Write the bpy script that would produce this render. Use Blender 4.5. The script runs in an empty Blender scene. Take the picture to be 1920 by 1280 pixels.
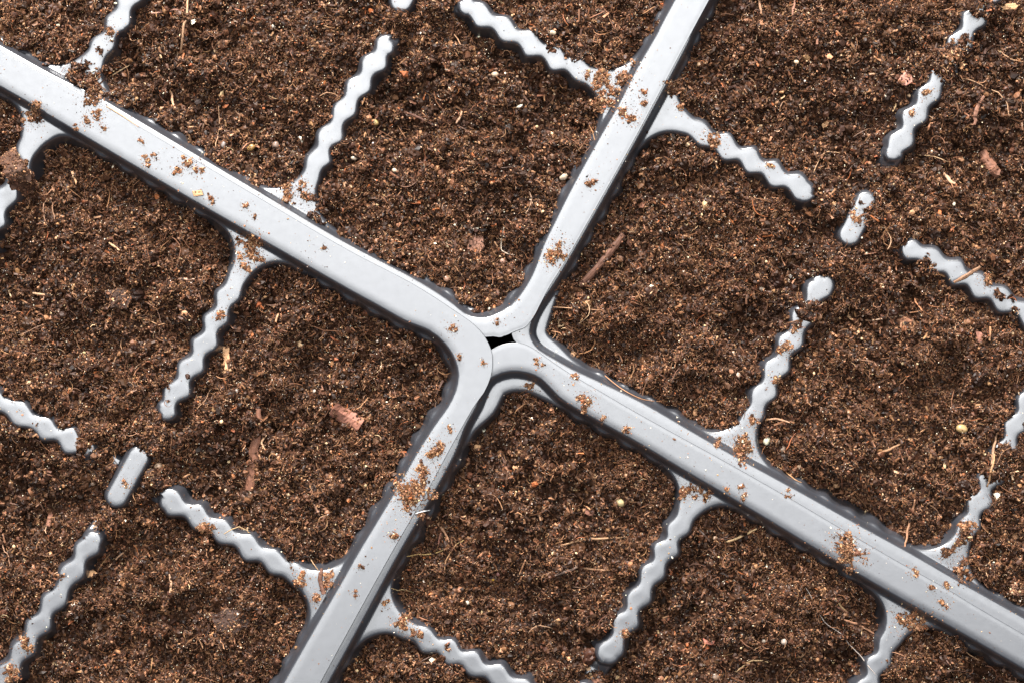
import bpy, math
import numpy as np

# ------------------------------------------------------------------ scene, camera, light
S = 9e-5                       # metres per unit of the working plan (x right, y down, z up; 0 = top of the upper rim)
CX, CY = 960.0, 640.0
D = 4500.0                     # camera height over the rims, in plan units
sc = bpy.context.scene
rng = np.random.default_rng(11)

cam_d = bpy.data.cameras.new('camera')
cam = bpy.data.objects.new('camera', cam_d)
sc.collection.objects.link(cam)
sc.camera = cam
cam.location = (0, 0, D * S)
cam_d.sensor_width = 36.0
cam_d.lens = 36.0 * D / 1920.0
cam_d.clip_start = 0.01
cam_d.clip_end = 20.0
cam_d.dof.use_dof = True
cam_d.dof.focus_distance = (D + 10) * S
cam_d.dof.aperture_fstop = 9.0

world = bpy.data.worlds.new('World')
sc.world = world
world.use_nodes = True
bg = world.node_tree.nodes['Background']
bg.inputs[0].default_value = (0.75, 0.85, 1.0, 1)
bg.inputs[1].default_value = 0.07

def area(name, loc, target, sx, sy, power, col):
    ld = bpy.data.lights.new(name, 'AREA')
    ld.shape = 'RECTANGLE'
    ld.size, ld.size_y, ld.energy, ld.color = sx, sy, power, col
    o = bpy.data.objects.new(name, ld)
    sc.collection.objects.link(o)
    o.location = loc
    from mathutils import Vector
    o.rotation_euler = (Vector(target) - Vector(loc)).to_track_quat('-Z', 'Y').to_euler()
    return o
# wide overhead softbox (mirrored by the glossy rims) and a smaller, harder key lamp
area('softbox_lamp', (0.0, 0.20, 0.95), (0.0, 0.20, 0), 1.12, 0.80, 14.0, (0.97, 0.985, 1.0))
area('rim_fill_lamp', (-0.22, 0.34, 0.97), (-0.22, 0.34, 0), 0.85, 0.50, 3.4, (0.97, 0.985, 1.0))  # added fill, not a real window: brightens the reflection on the upper rims
area('key_lamp', (-0.14, 0.86, 0.47), (0, 0, 0), 0.20, 0.20, 40.0, (1.0, 0.97, 0.93))

sc.view_settings.view_transform = 'Standard'
sc.view_settings.look = 'None'
sc.view_settings.exposure = 0.0
sc.view_settings.gamma = 1.0
sc.view_settings.use_curve_mapping = False

# ------------------------------------------------------------------ helpers
def to_world(v):
    out = np.empty((len(v), 3), np.float64)
    out[:, 0] = (v[:, 0] - CX) * S
    out[:, 1] = -(v[:, 1] - CY) * S
    out[:, 2] = v[:, 2] * S
    return out

def W(p, z):                   # plan position of a thing seen at photo position p and lying at height z
    p = np.asarray(p, float)
    return (p - (CX, CY)) * ((D - z) / D) + (CX, CY)

def hashf(ix, iy, seed):
    h = (ix.astype(np.int64) * 374761393 + iy.astype(np.int64) * 668265263 + seed * 1442695041) & 0xFFFFFFFF
    h = ((h ^ (h >> 13)) * 1274126177) & 0xFFFFFFFF
    h = ((h ^ (h >> 16)) * 2246822519) & 0xFFFFFFFF
    return ((h ^ (h >> 15)) & 0xFFFFFF) / float(0xFFFFFF) * 2 - 1

def vnoise(x, y, scale, seed):
    a = 0.5 + seed
    ca, sa = math.cos(a), math.sin(a)
    u = (x * ca - y * sa) / scale + 100.0
    v = (x * sa + y * ca) / scale + 100.0
    iu, iv = np.floor(u), np.floor(v)
    fu, fv = u - iu, v - iv
    fu = fu * fu * (3 - 2 * fu); fv = fv * fv * (3 - 2 * fv)
    iu = iu.astype(np.int64); iv = iv.astype(np.int64)
    a0, b0 = hashf(iu, iv, seed), hashf(iu + 1, iv, seed)
    c0, d0 = hashf(iu, iv + 1, seed), hashf(iu + 1, iv + 1, seed)
    return (a0 * (1 - fu) + b0 * fu) * (1 - fv) + (c0 * (1 - fu) + d0 * fu) * fv

def mesh_obj(name, verts, faces, mats, parent=None, smooth=True, colors=None, normals=None, origin=None):
    """verts: plan units (N,3); faces: (M,3) or (M,4) ints"""
    v = to_world(verts)
    if origin is not None:
        v = v - np.asarray(origin)
    me = bpy.data.meshes.new(name)
    n, m = len(v), len(faces)
    k = faces.shape[1]
    me.vertices.add(n)
    me.vertices.foreach_set('co', v.astype(np.float32).ravel())
    me.loops.add(m * k)
    me.loops.foreach_set('vertex_index', faces.astype(np.int32).ravel())
    me.polygons.add(m)
    me.polygons.foreach_set('loop_start', np.arange(0, m * k, k, dtype=np.int32))
    me.polygons.foreach_set('use_smooth', np.full(m, smooth, dtype=bool))
    me.update(calc_edges=True)
    if colors is not None:
        at = me.color_attributes.new('tint', 'FLOAT_COLOR', 'POINT')
        c4 = np.ones((n, 4), np.float32)
        c4[:, :3] = colors
        at.data.foreach_set('color', c4.ravel())
    if normals is not None:
        me.normals_split_custom_set_from_vertices([tuple(q) for q in normals.tolist()])
    me.materials.append(mats)
    o = bpy.data.objects.new(name, me)
    sc.collection.objects.link(o)
    if parent is not None:
        o.parent = parent
    if origin is not None:
        o.location = origin
    return o

def tag(o, label=None, cat=None, group=None, kind=None):
    if label: o['label'] = label
    if cat: o['category'] = cat
    if group: o['group'] = group
    if kind: o['kind'] = kind
    return o

# ------------------------------------------------------------------ materials
def new_mat(name):
    m = bpy.data.materials.new(name)
    m.use_nodes = True
    nt = m.node_tree
    return m, nt, nt.nodes['Principled BSDF']

def plastic_material():
    m, nt, b = new_mat('grey_glossy_plastic')
    N, L = nt.nodes, nt.links
    tc = N.new('ShaderNodeTexCoord')
    b.inputs['Base Color'].default_value = (0.030, 0.032, 0.039, 1)
    b.inputs['IOR'].default_value = 2.3
    n1 = N.new('ShaderNodeTexNoise'); n1.inputs['Scale'].default_value = 900; n1.inputs['Detail'].default_value = 6
    mr = N.new('ShaderNodeMapRange'); mr.inputs['To Min'].default_value = 0.27; mr.inputs['To Max'].default_value = 0.40
    L.new(tc.outputs['Object'], n1.inputs['Vector']); L.new(n1.outputs['Fac'], mr.inputs['Value'])
    L.new(mr.outputs['Result'], b.inputs['Roughness'])
    # faint drawn marks and ripples of the vacuum-formed sheet
    n2 = N.new('ShaderNodeTexNoise'); n2.inputs['Scale'].default_value = 700; n2.inputs['Detail'].default_value = 2
    n3 = N.new('ShaderNodeTexNoise'); n3.inputs['Scale'].default_value = 110; n3.inputs['Detail'].default_value = 1
    ad = N.new('ShaderNodeMath'); ad.operation = 'MULTIPLY_ADD'; ad.inputs[1].default_value = 4.0
    bp = N.new('ShaderNodeBump'); bp.inputs['Strength'].default_value = 0.3; bp.inputs['Distance'].default_value = 0.00003
    L.new(tc.outputs['Object'], n2.inputs['Vector']); L.new(tc.outputs['Object'], n3.inputs['Vector'])
    L.new(n3.outputs['Fac'], ad.inputs[0]); L.new(n2.outputs['Fac'], ad.inputs[2])
    L.new(ad.outputs[0], bp.inputs['Height']); L.new(bp.outputs['Normal'], b.inputs['Normal'])
    return m

def tint_material(name, rough, spec, nscale=2500, amp=0.35, bump=0.3):
    m, nt, b = new_mat(name)
    N, L = nt.nodes, nt.links
    at = N.new('ShaderNodeAttribute'); at.attribute_name = 'tint'
    tc = N.new('ShaderNodeTexCoord')
    no = N.new('ShaderNodeTexNoise'); no.inputs['Scale'].default_value = nscale; no.inputs['Detail'].default_value = 4
    mr = N.new('ShaderNodeMapRange'); mr.inputs['To Min'].default_value = 1 - amp; mr.inputs['To Max'].default_value = 1 + amp
    vm = N.new('ShaderNodeVectorMath'); vm.operation = 'SCALE'
    L.new(tc.outputs['Object'], no.inputs['Vector']); L.new(no.outputs['Fac'], mr.inputs['Value'])
    L.new(at.outputs['Color'], vm.inputs[0]); L.new(mr.outputs['Result'], vm.inputs['Scale'])
    L.new(vm.outputs['Vector'], b.inputs['Base Color'])
    b.inputs['Roughness'].default_value = rough
    b.inputs['Specular IOR Level'].default_value = spec
    if bump:
        bp = N.new('ShaderNodeBump'); bp.inputs['Strength'].default_value = bump; bp.inputs['Distance'].default_value = 0.0001
        L.new(no.outputs['Fac'], bp.inputs['Height']); L.new(bp.outputs['Normal'], b.inputs['Normal'])
    return m

M_PLASTIC = plastic_material()
M_SOIL = tint_material('peat_soil', 0.5, 0.22, 3000, 0.4, 0.4)
M_WOOD = tint_material('bark_wood', 0.7, 0.3, 1800, 0.45, 0.9)
M_STONE = tint_material('grit_stone', 0.35, 0.5, 1500, 0.25, 0.3)
m_ground, nt_, b_ = new_mat('dark_table')
b_.inputs['Base Color'].default_value = (0.004, 0.004, 0.004, 1); b_.inputs['Roughness'].default_value = 0.95
b_.inputs['Specular IOR Level'].default_value = 0.05

# ------------------------------------------------------------------ table under the trays
g = np.array([[-2600, -2300, -420], [4500, -2300, -420], [4500, 3600, -420], [-2600, 3600, -420]], float)
ground = mesh_obj('ground', g, np.array([[3, 2, 1, 0]]), m_ground, smooth=False)
tag(ground, kind='structure')

# ------------------------------------------------------------------ trays: measured outlines
STEP = 2.5
X0, X1, Y0, Y1 = -220.0, 2140.0, -220.0, 1500.0
gx = np.arange(X0, X1 + 1, STEP); gy = np.arange(Y0, Y1 + 1, STEP)
GX, GY = np.meshgrid(gx, gy)
NY, NX = GX.shape

def smooth_poly(pts, sharp=False):
    if sharp: return np.array(pts, float)
    p = np.array(pts, float)
    out = []
    for i in range(len(p) - 1):
        p0 = p[max(i - 1, 0)]; p1 = p[i]; p2 = p[i + 1]; p3 = p[min(i + 2, len(p) - 1)]
        L = np.linalg.norm(p2 - p1)
        n = 1 if L > 260 else max(2, int(L / 14))
        for t in np.arange(n) / n:
            if L > 260: out.append(p1); break
            out.append(0.5 * ((2 * p1) + (-p0 + p2) * t + (2 * p0 - 5 * p1 + 4 * p2 - p3) * t * t + (-p0 + 3 * p1 - 3 * p2 + p3) * t ** 3))
    out.append(p[-1])
    return np.array(out)

def poly_sd(line, closing, X, Y):
    """signed distance (positive inside) to the open line; closing points only finish the inside test"""
    P = np.array(line); best = np.full(X.shape, 1e9)
    for a, b in zip(P[:-1], P[1:]):
        d = b - a; L2 = max(d @ d, 1e-9)
        t = np.clip(((X - a[0]) * d[0] + (Y - a[1]) * d[1]) / L2, 0, 1)
        q = (X - a[0] - t * d[0]) ** 2 + (Y - a[1] - t * d[1]) ** 2
        np.minimum(best, q, out=best)
    best = np.sqrt(best)
    C = np.vstack([P, np.array(closing, float)])
    ins = np.zeros(X.shape, bool)
    for i in range(len(C)):
        a, b = C[i], C[(i + 1) % len(C)]
        if a[1] == b[1]: continue
        cond = (a[1] > Y) != (b[1] > Y)
        xi = (b[0] - a[0]) * (Y - a[1]) / (b[1] - a[1]) + a[0]
        ins ^= cond & (X < xi)
    return np.where(ins, best, -best)

TR = {}
TR['left'] = dict(z=0.0,
    outer=[(-800, -360), (0, 96), (200, 203), (460, 357), (640, 463), (773, 533), (853, 584), (888, 609), (908, 631), (920, 655), (923, 676), (920, 704), (907, 735), (887, 763), (837, 852), (797, 926), (720, 1060), (600, 1279), (300, 1835)],
    inner=[(-800, -290), (0, 160), (100, 219), (267, 318), (400, 396), (640, 533), (707, 570), (763, 601), (807, 619), (838, 645), (855, 674), (861, 702), (855, 734), (840, 765), (815, 800), (783, 850), (740, 925), (673, 1036), (640, 1094), (533, 1280), (230, 1820)],
    close=[(-800, 1820)], ledge=(10, 0),
    divs=[[(62, 255), (30, 325), (-25, 440), (-90, 560)], [(480, 455), (440, 530), (383, 645), (311, 766)], [(-230, 625), (-60, 722), (60, 790), (160, 843)],
          [(172, 1012), (123, 1090), (57, 1195), (-30, 1330), (-100, 1450)], [(318, 938), (413, 994), (500, 1046), (640, 1125)]],
    posts=[[(258, 858), (218, 930)]],
    cells=[(620, 800), (400, 1220), (220, 560), (60, 980), (-150, 400), (-120, 800), (-100, 1200)])
TR['top'] = dict(z=-6.0,
    outer=[(-800, -310), (0, 128), (640, 495), (800, 590), (862, 622), (900, 630), (913, 631), (925, 630), (937, 632), (945, 629), (952, 627), (960, 623), (967, 620), (978, 616), (987, 611), (1000, 594), (1010, 575), (1030, 537), (1057, 494), (1107, 407), (1173, 290), (1207, 228), (1280, 91), (1330, -2), (1600, -500)],
    inner=[(-800, -380), (0, 87), (200, 193), (460, 347), (640, 453), (773, 523), (838, 563), (873, 590), (898, 597), (923, 594), (957, 575), (980, 548), (1001, 511), (1020, 460), (1037, 425), (1073, 353), (1120, 268), (1160, 198), (1193, 133), (1233, 64), (1267, -1), (1540, -500)],
    close=[(-800, -500)], ledge=(7, 0), rw=12,
    divs=[[(135, 195), (163, 127), (217, 47), (262, -50), (300, -130)], [(550, 400), (600, 290), (660, 180), (722, 88)], [(1170, 175), (1087, 133), (960, 63), (876, 12)], [(640, -90), (520, -160)]],
    posts=[[(752, 2), (790, -68)]],
    cells=[(850, 330), (370, 200), (1010, -90), (560, -160), (-30, 0)])
TR['bottom'] = dict(z=-6.0,
    outer=[(260, 1760), (560, 1285), (700, 1060), (800, 870), (850, 770), (880, 700), (898, 672), (920, 657), (940, 647), (960, 643), (980, 645), (1000, 654), (1033, 677), (1067, 700), (1123, 733), (1190, 772), (1280, 822), (1353, 862), (1480, 934), (1580, 993), (1680, 1051), (1780, 1107), (1920, 1190), (2700, 1640)],
    inner=[(350, 1740), (612, 1281), (732, 1061), (809, 927), (849, 853), (870, 800), (892, 760), (905, 728), (923, 705), (957, 694), (990, 697), (1017, 709), (1042, 734), (1067, 755), (1140, 796), (1207, 833), (1280, 877), (1413, 955), (1547, 1036), (1680, 1114), (1813, 1189), (1920, 1251), (2700, 1702)],
    close=[(2700, 1760), (350, 1760)], ledge=(10, 25), cpt=(940, 730),
    divs=[[(640, 1118), (735, 1165), (840, 1220), (893, 1247), (960, 1283), (1000, 1305)], [(1325, 890), (1273, 990), (1210, 1100), (1142, 1224)], [(1715, 1115), (1677, 1186), (1620, 1300), (1560, 1410)], [(1160, 1360), (1340, 1460), (1480, 1540)]],
    posts=[[(1095, 1300), (1062, 1362)]],
    cells=[(1000, 950), (1420, 1150), (800, 1380), (1300, 1480), (1850, 1400)])
TR['right'] = dict(z=-12.0,
    outer=[(1560, -500), (1300, -30), (1247, 91), (1170, 228), (1075, 407), (1010, 520), (975, 585), (962, 618), (960, 624), (962, 632), (967, 640), (985, 655), (1010, 672), (1180, 783), (1470, 955), (1910, 1210), (2700, 1660)],
    inner=[(1604, -500), (1330, -2), (1284, 91), (1211, 228), (1177, 290), (1111, 407), (1061, 494), (1034, 537), (1014, 567), (1000, 592), (992, 619), (996, 638), (1010, 657), (1040, 675), (1075, 695), (1123, 717), (1207, 758), (1300, 812), (1380, 858), (1497, 922), (1613, 987), (1713, 1042), (1813, 1100), (1920, 1160), (2700, 1600)],
    close=[(2700, -500)], ledge=(9, 20), rw=14, cpt=(990, 630),
    divs=[[(1205, 192), (1283, 232), (1383, 287), (1433, 315), (1510, 357)], [(1365, 880), (1420, 763), (1473, 660), (1540, 536)], [(1712, 468), (1780, 503), (1873, 557), (1945, 600)],
          [(1676, 288), (1720, 213), (1787, 105), (1822, 45), (1880, -50)], [(1765, 1095), (1840, 938), (1900, 812), (1952, 715)]],
    posts=[[(1625, 380), (1594, 440)]],
    cells=[(1280, 450), (1600, 720), (1500, 120), (1870, 330), (1900, 950), (2050, 1000)])

def round_union(a, b, r):
    return np.maximum(r, np.minimum(a, b)) - np.sqrt(np.maximum(r - a, 0) ** 2 + np.maximum(r - b, 0) ** 2)

def path_d(pts, X, Y):
    """distance, arc length and side of the centre line"""
    P = np.array(pts, float); best = np.full(X.shape, 1e12); arc = np.zeros(X.shape); side = np.zeros(X.shape); acc = 0.0
    for a, b in zip(P[:-1], P[1:]):
        d = b - a; L = math.hypot(*d)
        t = ((X - a[0]) * d[0] + (Y - a[1]) * d[1]) / (L * L)
        tc = np.clip(t, 0, 1)
        q = (X - a[0] - tc * d[0]) ** 2 + (Y - a[1] - tc * d[1]) ** 2
        m = q < best
        cr = ((X - a[0]) * d[1] - (Y - a[1]) * d[0]) / L
        best = np.where(m, q, best); arc = np.where(m, acc + tc * L, arc); side = np.where(m, cr, side)
        acc += L
    return np.sqrt(best), arc, side, acc

def cell_profile(d, depth=95.0):
    r, sl = 7.5, 4.4
    th = math.atan(sl); dx = r * math.sin(th); z1 = r * (1 - math.cos(th))
    dd = np.clip(d, 0, None)
    z0_ = 0.55 * np.clip((d + 8.0) / 8.0, 0, 1) ** 2
    z = z0_ + np.where(dd < dx, r - np.sqrt(np.maximum(r * r - np.minimum(dd, dx) ** 2, 0)), z1 + (dd - dx) * sl)
    return -np.minimum(z, depth)

RIMH = 26.0
def eval_tray(T):
    z0 = T['z']; zl = z0 - RIMH
    o = smooth_poly([W(p, z0) for p in T['outer']], True)
    o = smooth_poly(o)
    i = smooth_poly([W(p, z0) for p in T['inner']])
    close = T['close']
    d_out = poly_sd(o, close, GX, GY)
    d_in = poly_sd(i, close, GX, GY)
    led = T['ledge'][0] + 0.0 * GX
    if 'cpt' in T:
        c = W(T['cpt'], zl)
        led = led + T['ledge'][1] * np.exp(-(((GX - c[0]) ** 2 + (GY - c[1]) ** 2) / 85.0 ** 2) ** 1.6)
    d_fr = d_in - led
    # flutes on the cell walls along the rims
    al = np.where(np.abs((GX - 940) * 0.4815 - (GY - 640) * 0.8765) < np.abs((GX - 940) * 0.8765 + (GY - 640) * 0.4815),
                  (GX - 940) * 0.8765 + (GY - 640) * 0.4815, (GX - 940) * 0.4815 - (GY - 640) * 0.8765)
    dall = np.full(GX.shape, 1e9); best_k = np.full(GX.shape, -1); raw_d = np.full(GX.shape, 1e9)
    crown = np.zeros(GX.shape)
    for k, dv in enumerate(T['divs']):
        pts = [W(p, zl) for p in dv]
        dd, arc, side, L = path_d(pts, GX, GY)
        ph = 2 * math.pi * arc / 54.0 + k * 1.7 + 0.8 * vnoise(GX, GY, 95, 15 + k)
        wob = 1.4 * vnoise(GX, GY, 34, 5 + k)
        ww = (5.2 + 1.6 * vnoise(GX, GY, 60, 25 + k)) * np.sin(ph + np.where(side > 0, 0.6, -0.6)) * np.clip((d_fr - 55) / 60, 0, 1)
        hw = 13.2 + ww + wob
        dk = dd - hw
        m = dk < dall
        crown = np.where(m, 0.18 * np.cos(ph + 0.3) * np.clip((d_fr - 55) / 60, 0, 1), crown)
        best_k = np.where(m, k, best_k); dall = np.where(m, dk, dall); raw_d = np.minimum(raw_d, dd)
    far_div = np.clip((raw_d - 70) / 60, 0, 1)
    if 'cpt' in T:
        cc_ = W(T['cpt'], zl); far_div = far_div * np.clip((np.hypot(GX - cc_[0], GY - cc_[1]) - 95) / 50, 0, 1)
    d_fr_w = d_fr + 3.2 * np.sin(2 * math.pi * al / 54.0 + 1.0) * far_div * (d_in < 90) * np.clip(d_fr / 8.0, 0, 1)
    post = np.full(GX.shape, 1e9)
    for pv in T['posts']:
        dd, _, _, _ = path_d([W(p, zl) for p in pv], GX, GY)
        post = np.minimum(post, dd - 15.5)
    d = round_union(d_fr_w, dall, 74.0)
    # low saddles between the dividers' ends and the posts
    h_sad = np.full(GX.shape, -400.0)
    pc = W(np.mean(T['posts'][0], axis=0), zl)
    for dv in T['divs']:
        for e in (dv[0], dv[-1]):
            e = W(e, zl)
            if math.hypot(e[0] - pc[0], e[1] - pc[1]) < 165:
                dd, arc, _, LL = path_d([e, pc], GX, GY)
                h_sad = np.maximum(h_sad, cell_profile(dd - 12) - np.clip(arc * 0.75, 0, 30))
    h_web = cell_profile(np.minimum(d, post))
    h_web = np.maximum(h_web, h_sad)
    t = np.clip(d_in / T.get('rw', 15.5), 0, 1)
    rim = 1 - t * t * t * (t * (6 * t - 15) + 10)
    h = zl + RIMH * rim + h_web
    h = h + 0.35 * vnoise(GX, GY, 140, 31) * (rim > 0.5) - 0.22 * np.clip((d_in + 26) / 30, -0.5, 0.5)
    h = h - (0.0 if z0 == 0 else 0.45) * np.clip(1 - d_out / 6.0, 0, 1) * (d_out > -3)
    e_ = np.clip(1 + (d_in - 0) / 14.0, 0, 1); h = h - 1.3 * e_ * e_ * (d_in < 6)     # the top rolls over softly towards the wall      # thin trimmed lip on the outer edge
    h = h + crown * (dall < 10) * np.clip((10 - dall) / 10, 0, 1)
    h = h + 0.5 * vnoise(GX, GY, 60, 77) * (rim < 0.05) * (h_web > -2)
    return dict(h=h, d_out=d_out, d_in=d_in, d_fr=d_fr, d=d, d_div=dall, best_k=best_k, d_post=post, z0=z0, zl=zl, hweb=h_web)

TRAY_TEXT = {
    'left': 'grey seedling tray at left whose smooth rounded rim corner lies over the other trays',
    'top': 'grey seedling tray at the top, its torn rim corner just above the black gap',
    'bottom': 'grey seedling tray at the bottom, its rounded rim corner just below the black gap',
    'right': 'grey seedling tray at right, its rim tucked under its neighbours and mostly hidden',
}
EV = {}
def build_tray(key):
    T = TR[key]; E = eval_tray(T); EV[key] = E
    h = E['h']
    gyh, gxh = np.gradient(h, STEP)
    # normals in world axes (x, -y, z)
    nrm = np.stack([-gxh, gyh, np.ones_like(h)], -1)
    nrm /= np.linalg.norm(nrm, axis=-1, keepdims=True)
    goy, gox = np.gradient(E['d_out'], STEP)
    gl = np.maximum(np.hypot(gox, goy), 1e-6); gox /= gl; goy /= gl
    inside = E['d_out'] > -0.7 * STEP
    q = inside[:-1, :-1] & inside[1:, :-1] & inside[:-1, 1:] & inside[1:, 1:]
    qi, qj = np.nonzero(q)
    idx = np.arange(NX * NY).reshape(NY, NX)
    F = np.stack([idx[qi, qj], idx[qi + 1, qj], idx[qi + 1, qj + 1], idx[qi, qj + 1]], -1)   # ccw seen from above (y is flipped)
    V = np.stack([GX, GY, h], -1).reshape(-1, 3).copy()
    Nn = nrm.reshape(-1, 3)
    # snap the border to the outline
    cnt = {}
    e = np.concatenate([F[:, [0, 1]], F[:, [1, 2]], F[:, [2, 3]], F[:, [3, 0]]])
    es = np.sort(e, 1); code = es[:, 0].astype(np.int64) * (NX * NY) + es[:, 1]
    u, inv, c = np.unique(code, return_inverse=True, return_counts=True)
    be = e[c[inv] == 1]
    bd = np.abs(E['d_out'].ravel()[be]).max(1) < 3 * STEP
    be = be[bd]
    bv = np.unique(be)
    dv = E['d_out'].ravel()[bv]
    V[bv, 0] -= dv * gox.ravel()[bv]; V[bv, 1] -= dv * goy.ravel()[bv]
    Nn = Nn.copy(); Nn[bv] = (0, 0, 1)
    # classify faces
    fc = (qi, qj)
    din, ddv, bk, dp, hw = (E[n][fc] for n in ('d_in', 'd_div', 'best_k', 'd_post', 'hweb'))
    fx, fy = GX[fc], GY[fc]
    cl = np.array([W(c_, E['zl']) for c_ in T['cells']])
    near = np.argmin((fx[:, None] - cl[None, :, 0]) ** 2 + (fy[:, None] - cl[None, :, 1]) ** 2, axis=1)
    reg = 100 + near
    dm = (hw > -60) & (ddv < 24)
    dm |= (hw > -6) & (E['d_fr'][fc] > 2) & (ddv < 70)
    reg = np.where(dm, 10 + bk, reg)
    reg = np.where((hw > -60) & (dp < 24) & (dp < ddv), 50, reg)
    reg = np.where(din < 17, 0, reg)
    root = bpy.data.objects.new('seedling_tray', None)
    sc.collection.objects.link(root)
    root.empty_display_size = 0.01
    tag(root, TRAY_TEXT[key], 'seedling tray', 'grey seedling trays meeting at one corner')
    ctr = W({'left': (450, 900), 'top': (700, 150), 'bottom': (1150, 1100), 'right': (1550, 500)}[key], 0)
    root.location = ((ctr[0] - CX) * S, -(ctr[1] - CY) * S, -400 * S)
    org = np.array(root.location)
    def emit(name, faces, extra=None):
        if len(faces) == 0: return
        us, iv = np.unique(faces, return_inverse=True)
        f = iv.reshape(faces.shape)
        v = V[us]; n = Nn[us]
        if extra is not None:
            ev, ef, en = extra(us)
            f = np.vstack([f, ef]); v = np.vstack([v, ev]); n = np.vstack([n, en])
        # coordinates relative to the empty
        ob = mesh_obj(name, v, f, M_PLASTIC, None, True, None, n, origin=None)
        ob.parent = root
        ob.matrix_parent_inverse.identity()
        ob.location = (-org[0], -org[1], -org[2])
        return ob
    def skirt(us):
        loc = {int(a): k for k, a in enumerate(us)}
        n0 = len(us)
        bvk = [int(b) for b in bv if int(b) in loc]
        bi = {b: k for k, b in enumerate(bvk)}
        b = np.array(bvk)
        ox, oy = -gox.ravel()[b], -goy.ravel()[b]
        r0 = V[b].copy()
        r1 = V[b] + np.stack([ox * 0.9, oy * 0.9, -0.7 + 0 * ox], -1)
        r2 = V[b] + np.stack([ox * 1.0, oy * 1.0, -4.2 + 0 * ox], -1)
        nn = np.stack([ox, -oy, 0 * ox], -1)
        n_mid = nn + (0, 0, 0.6); n_mid /= np.linalg.norm(n_mid, axis=1, keepdims=True)
        nb = len(b)
        ef = []
        for a, c in be:
            a, c = int(a), int(c)
            if a in bi and c in bi:
                A, C = bi[a], bi[c]
                ef.append((loc[c], loc[a], n0 + A, n0 + C))
                ef.append((n0 + C, n0 + A, n0 + nb + A, n0 + nb + C))
        return np.vstack([r1, r2]), np.array(ef), np.vstack([n_mid, nn])
    emit('rim', F[reg == 0], skirt)
    for k in range(len(T['divs'])):
        emit('divider', F[reg == 10 + k])
    emit('post', F[reg == 50])
    for k in range(len(cl)):
        emit('cell', F[reg == 100 + k])
    return root

for key in ('left', 'top', 'bottom', 'right'):
    build_tray(key)

def gidx(x, y):
    i = np.clip(np.round((np.asarray(y) - Y0) / STEP).astype(int), 0, NY - 1)
    j = np.clip(np.round((np.asarray(x) - X0) / STEP).astype(int), 0, NX - 1)
    return i, j

# highest plastic at each plan point, and soil height
PL = np.full(GX.shape, -400.0)
for key, E in EV.items():
    PL = np.where(E['d_out'] > 0, np.maximum(PL, E['h']), PL)

BUMPS = [  # x, y, radius, height
    (748, 32, 22, 20), (822, 5, 30, 20), (700, 20, 30, 8), (1562, 385, 30, 22), (1560, 490, 34, 22), (1514, 580, 23, 46), (1524, 584, 18, 46), (1668, 336, 24, 18), (1655, 445, 22, 12), (1685, 440, 20, 14),
    (1787, 106, 15, 44), (1815, 75, 12, 14), (1842, 10, 30, 40), (292, 905, 26, 18), (205, 975, 26, 20), (188, 850, 13, 20), (290, 815, 34, 14), (255, 1010, 20, -12),
    (150, 165, 34, 36), (180, 195, 26, 28), (110, 140, 22, 8), (1868, 880, 24, 40), (1885, 845, 16, 30), (1496, 612, 13, 20), (1450, 700, 8, 6),
    (560, 210, 60, 5), (1030, 215, 62, -24), (925, 225, 24, -16), (915, 240, 20, -14), (980, 275, 18, -18), (960, 1085, 70, -9), (1190, 650, 52, -20), (1120, 640, 40, -10),
    (408, 440, 36, -34), (836, 650, 24, -12), (832, 700, 20, -12), (1045, 600, 22, -8), (1050, 660, 26, -10), (1095, 672, 20, -8), (340, 380, 40, -8), (1620, 950, 34, -30), (1570, 925, 24, -26), (1660, 985, 26, -24), (1540, 900, 26, -14), (1432, 855, 14, -16), (1860, 1120, 20, -22),  (1500, 870, 30, -4), (60, 300, 40, -6), (1330, 770, 40, -12),
    (1000, 130, 40, -14), (1325, 262, 34, -13), (1400, 292, 34, -13), (1270, 250, 24, -12), (1755, 165, 26, -14), (578, 355, 26, -12), (592, 315, 22, -9), (335, 725, 20, -8), (130, 180, 10, -4),
    (945, 115, 42, -12), (1065, 170, 34, -12), (880, 310, 60, 11), (250, 430, 55, 12), (130, 480, 60, 11), (385, 640, 26, -9), (1065, 1005, 75, 12), (1560, 860, 55, 13), (560, 600, 55, 11),
    (430, 850, 40, -12), (700, 810, 50, 11), (640, 935, 30, -14), (310, 1015, 55, -12), (435, 1165, 60, 12), (335, 372, 26, -12), (265, 335, 22, -8), (1150, 560, 40, 10), (1240, 420, 50, 10),
    (1290, 330, 40, -8), (1690, 660, 60, 12), (1620, 640, 30, -10), (1760, 900, 50, 11), (860, 1010, 45, -12), (850, 920, 40, 8), (1480, 1080, 40, -10), (1560, 1200, 60, 11), (750, 470, 50, 12),
    (690, 370, 36, -11), (800, 130, 50, 11), (430, 150, 60, 11), (330, 260, 40, -10), (1500, 60, 60, 10), (1420, 190, 36, -10), (80, 900, 55, 11), (140, 960, 30, -9), (1900, 420, 50, 10),
    (640, 560, 80, 8), (330, 620, 60, 4), (1000, 1010, 90, 9), (1650, 760, 90, 5), (1400, 300, 140, 3), (700, 640, 60, -4),
    (1210, 560, 40, 6), (1750, 990, 30, -10), (430, 1230, 90, 6), (1500, 1150, 120, 5), (560, 620, 50, 8), (230, 480, 90, 9), (1850, 640, 80, 3),
]
SOIL = {}
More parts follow.
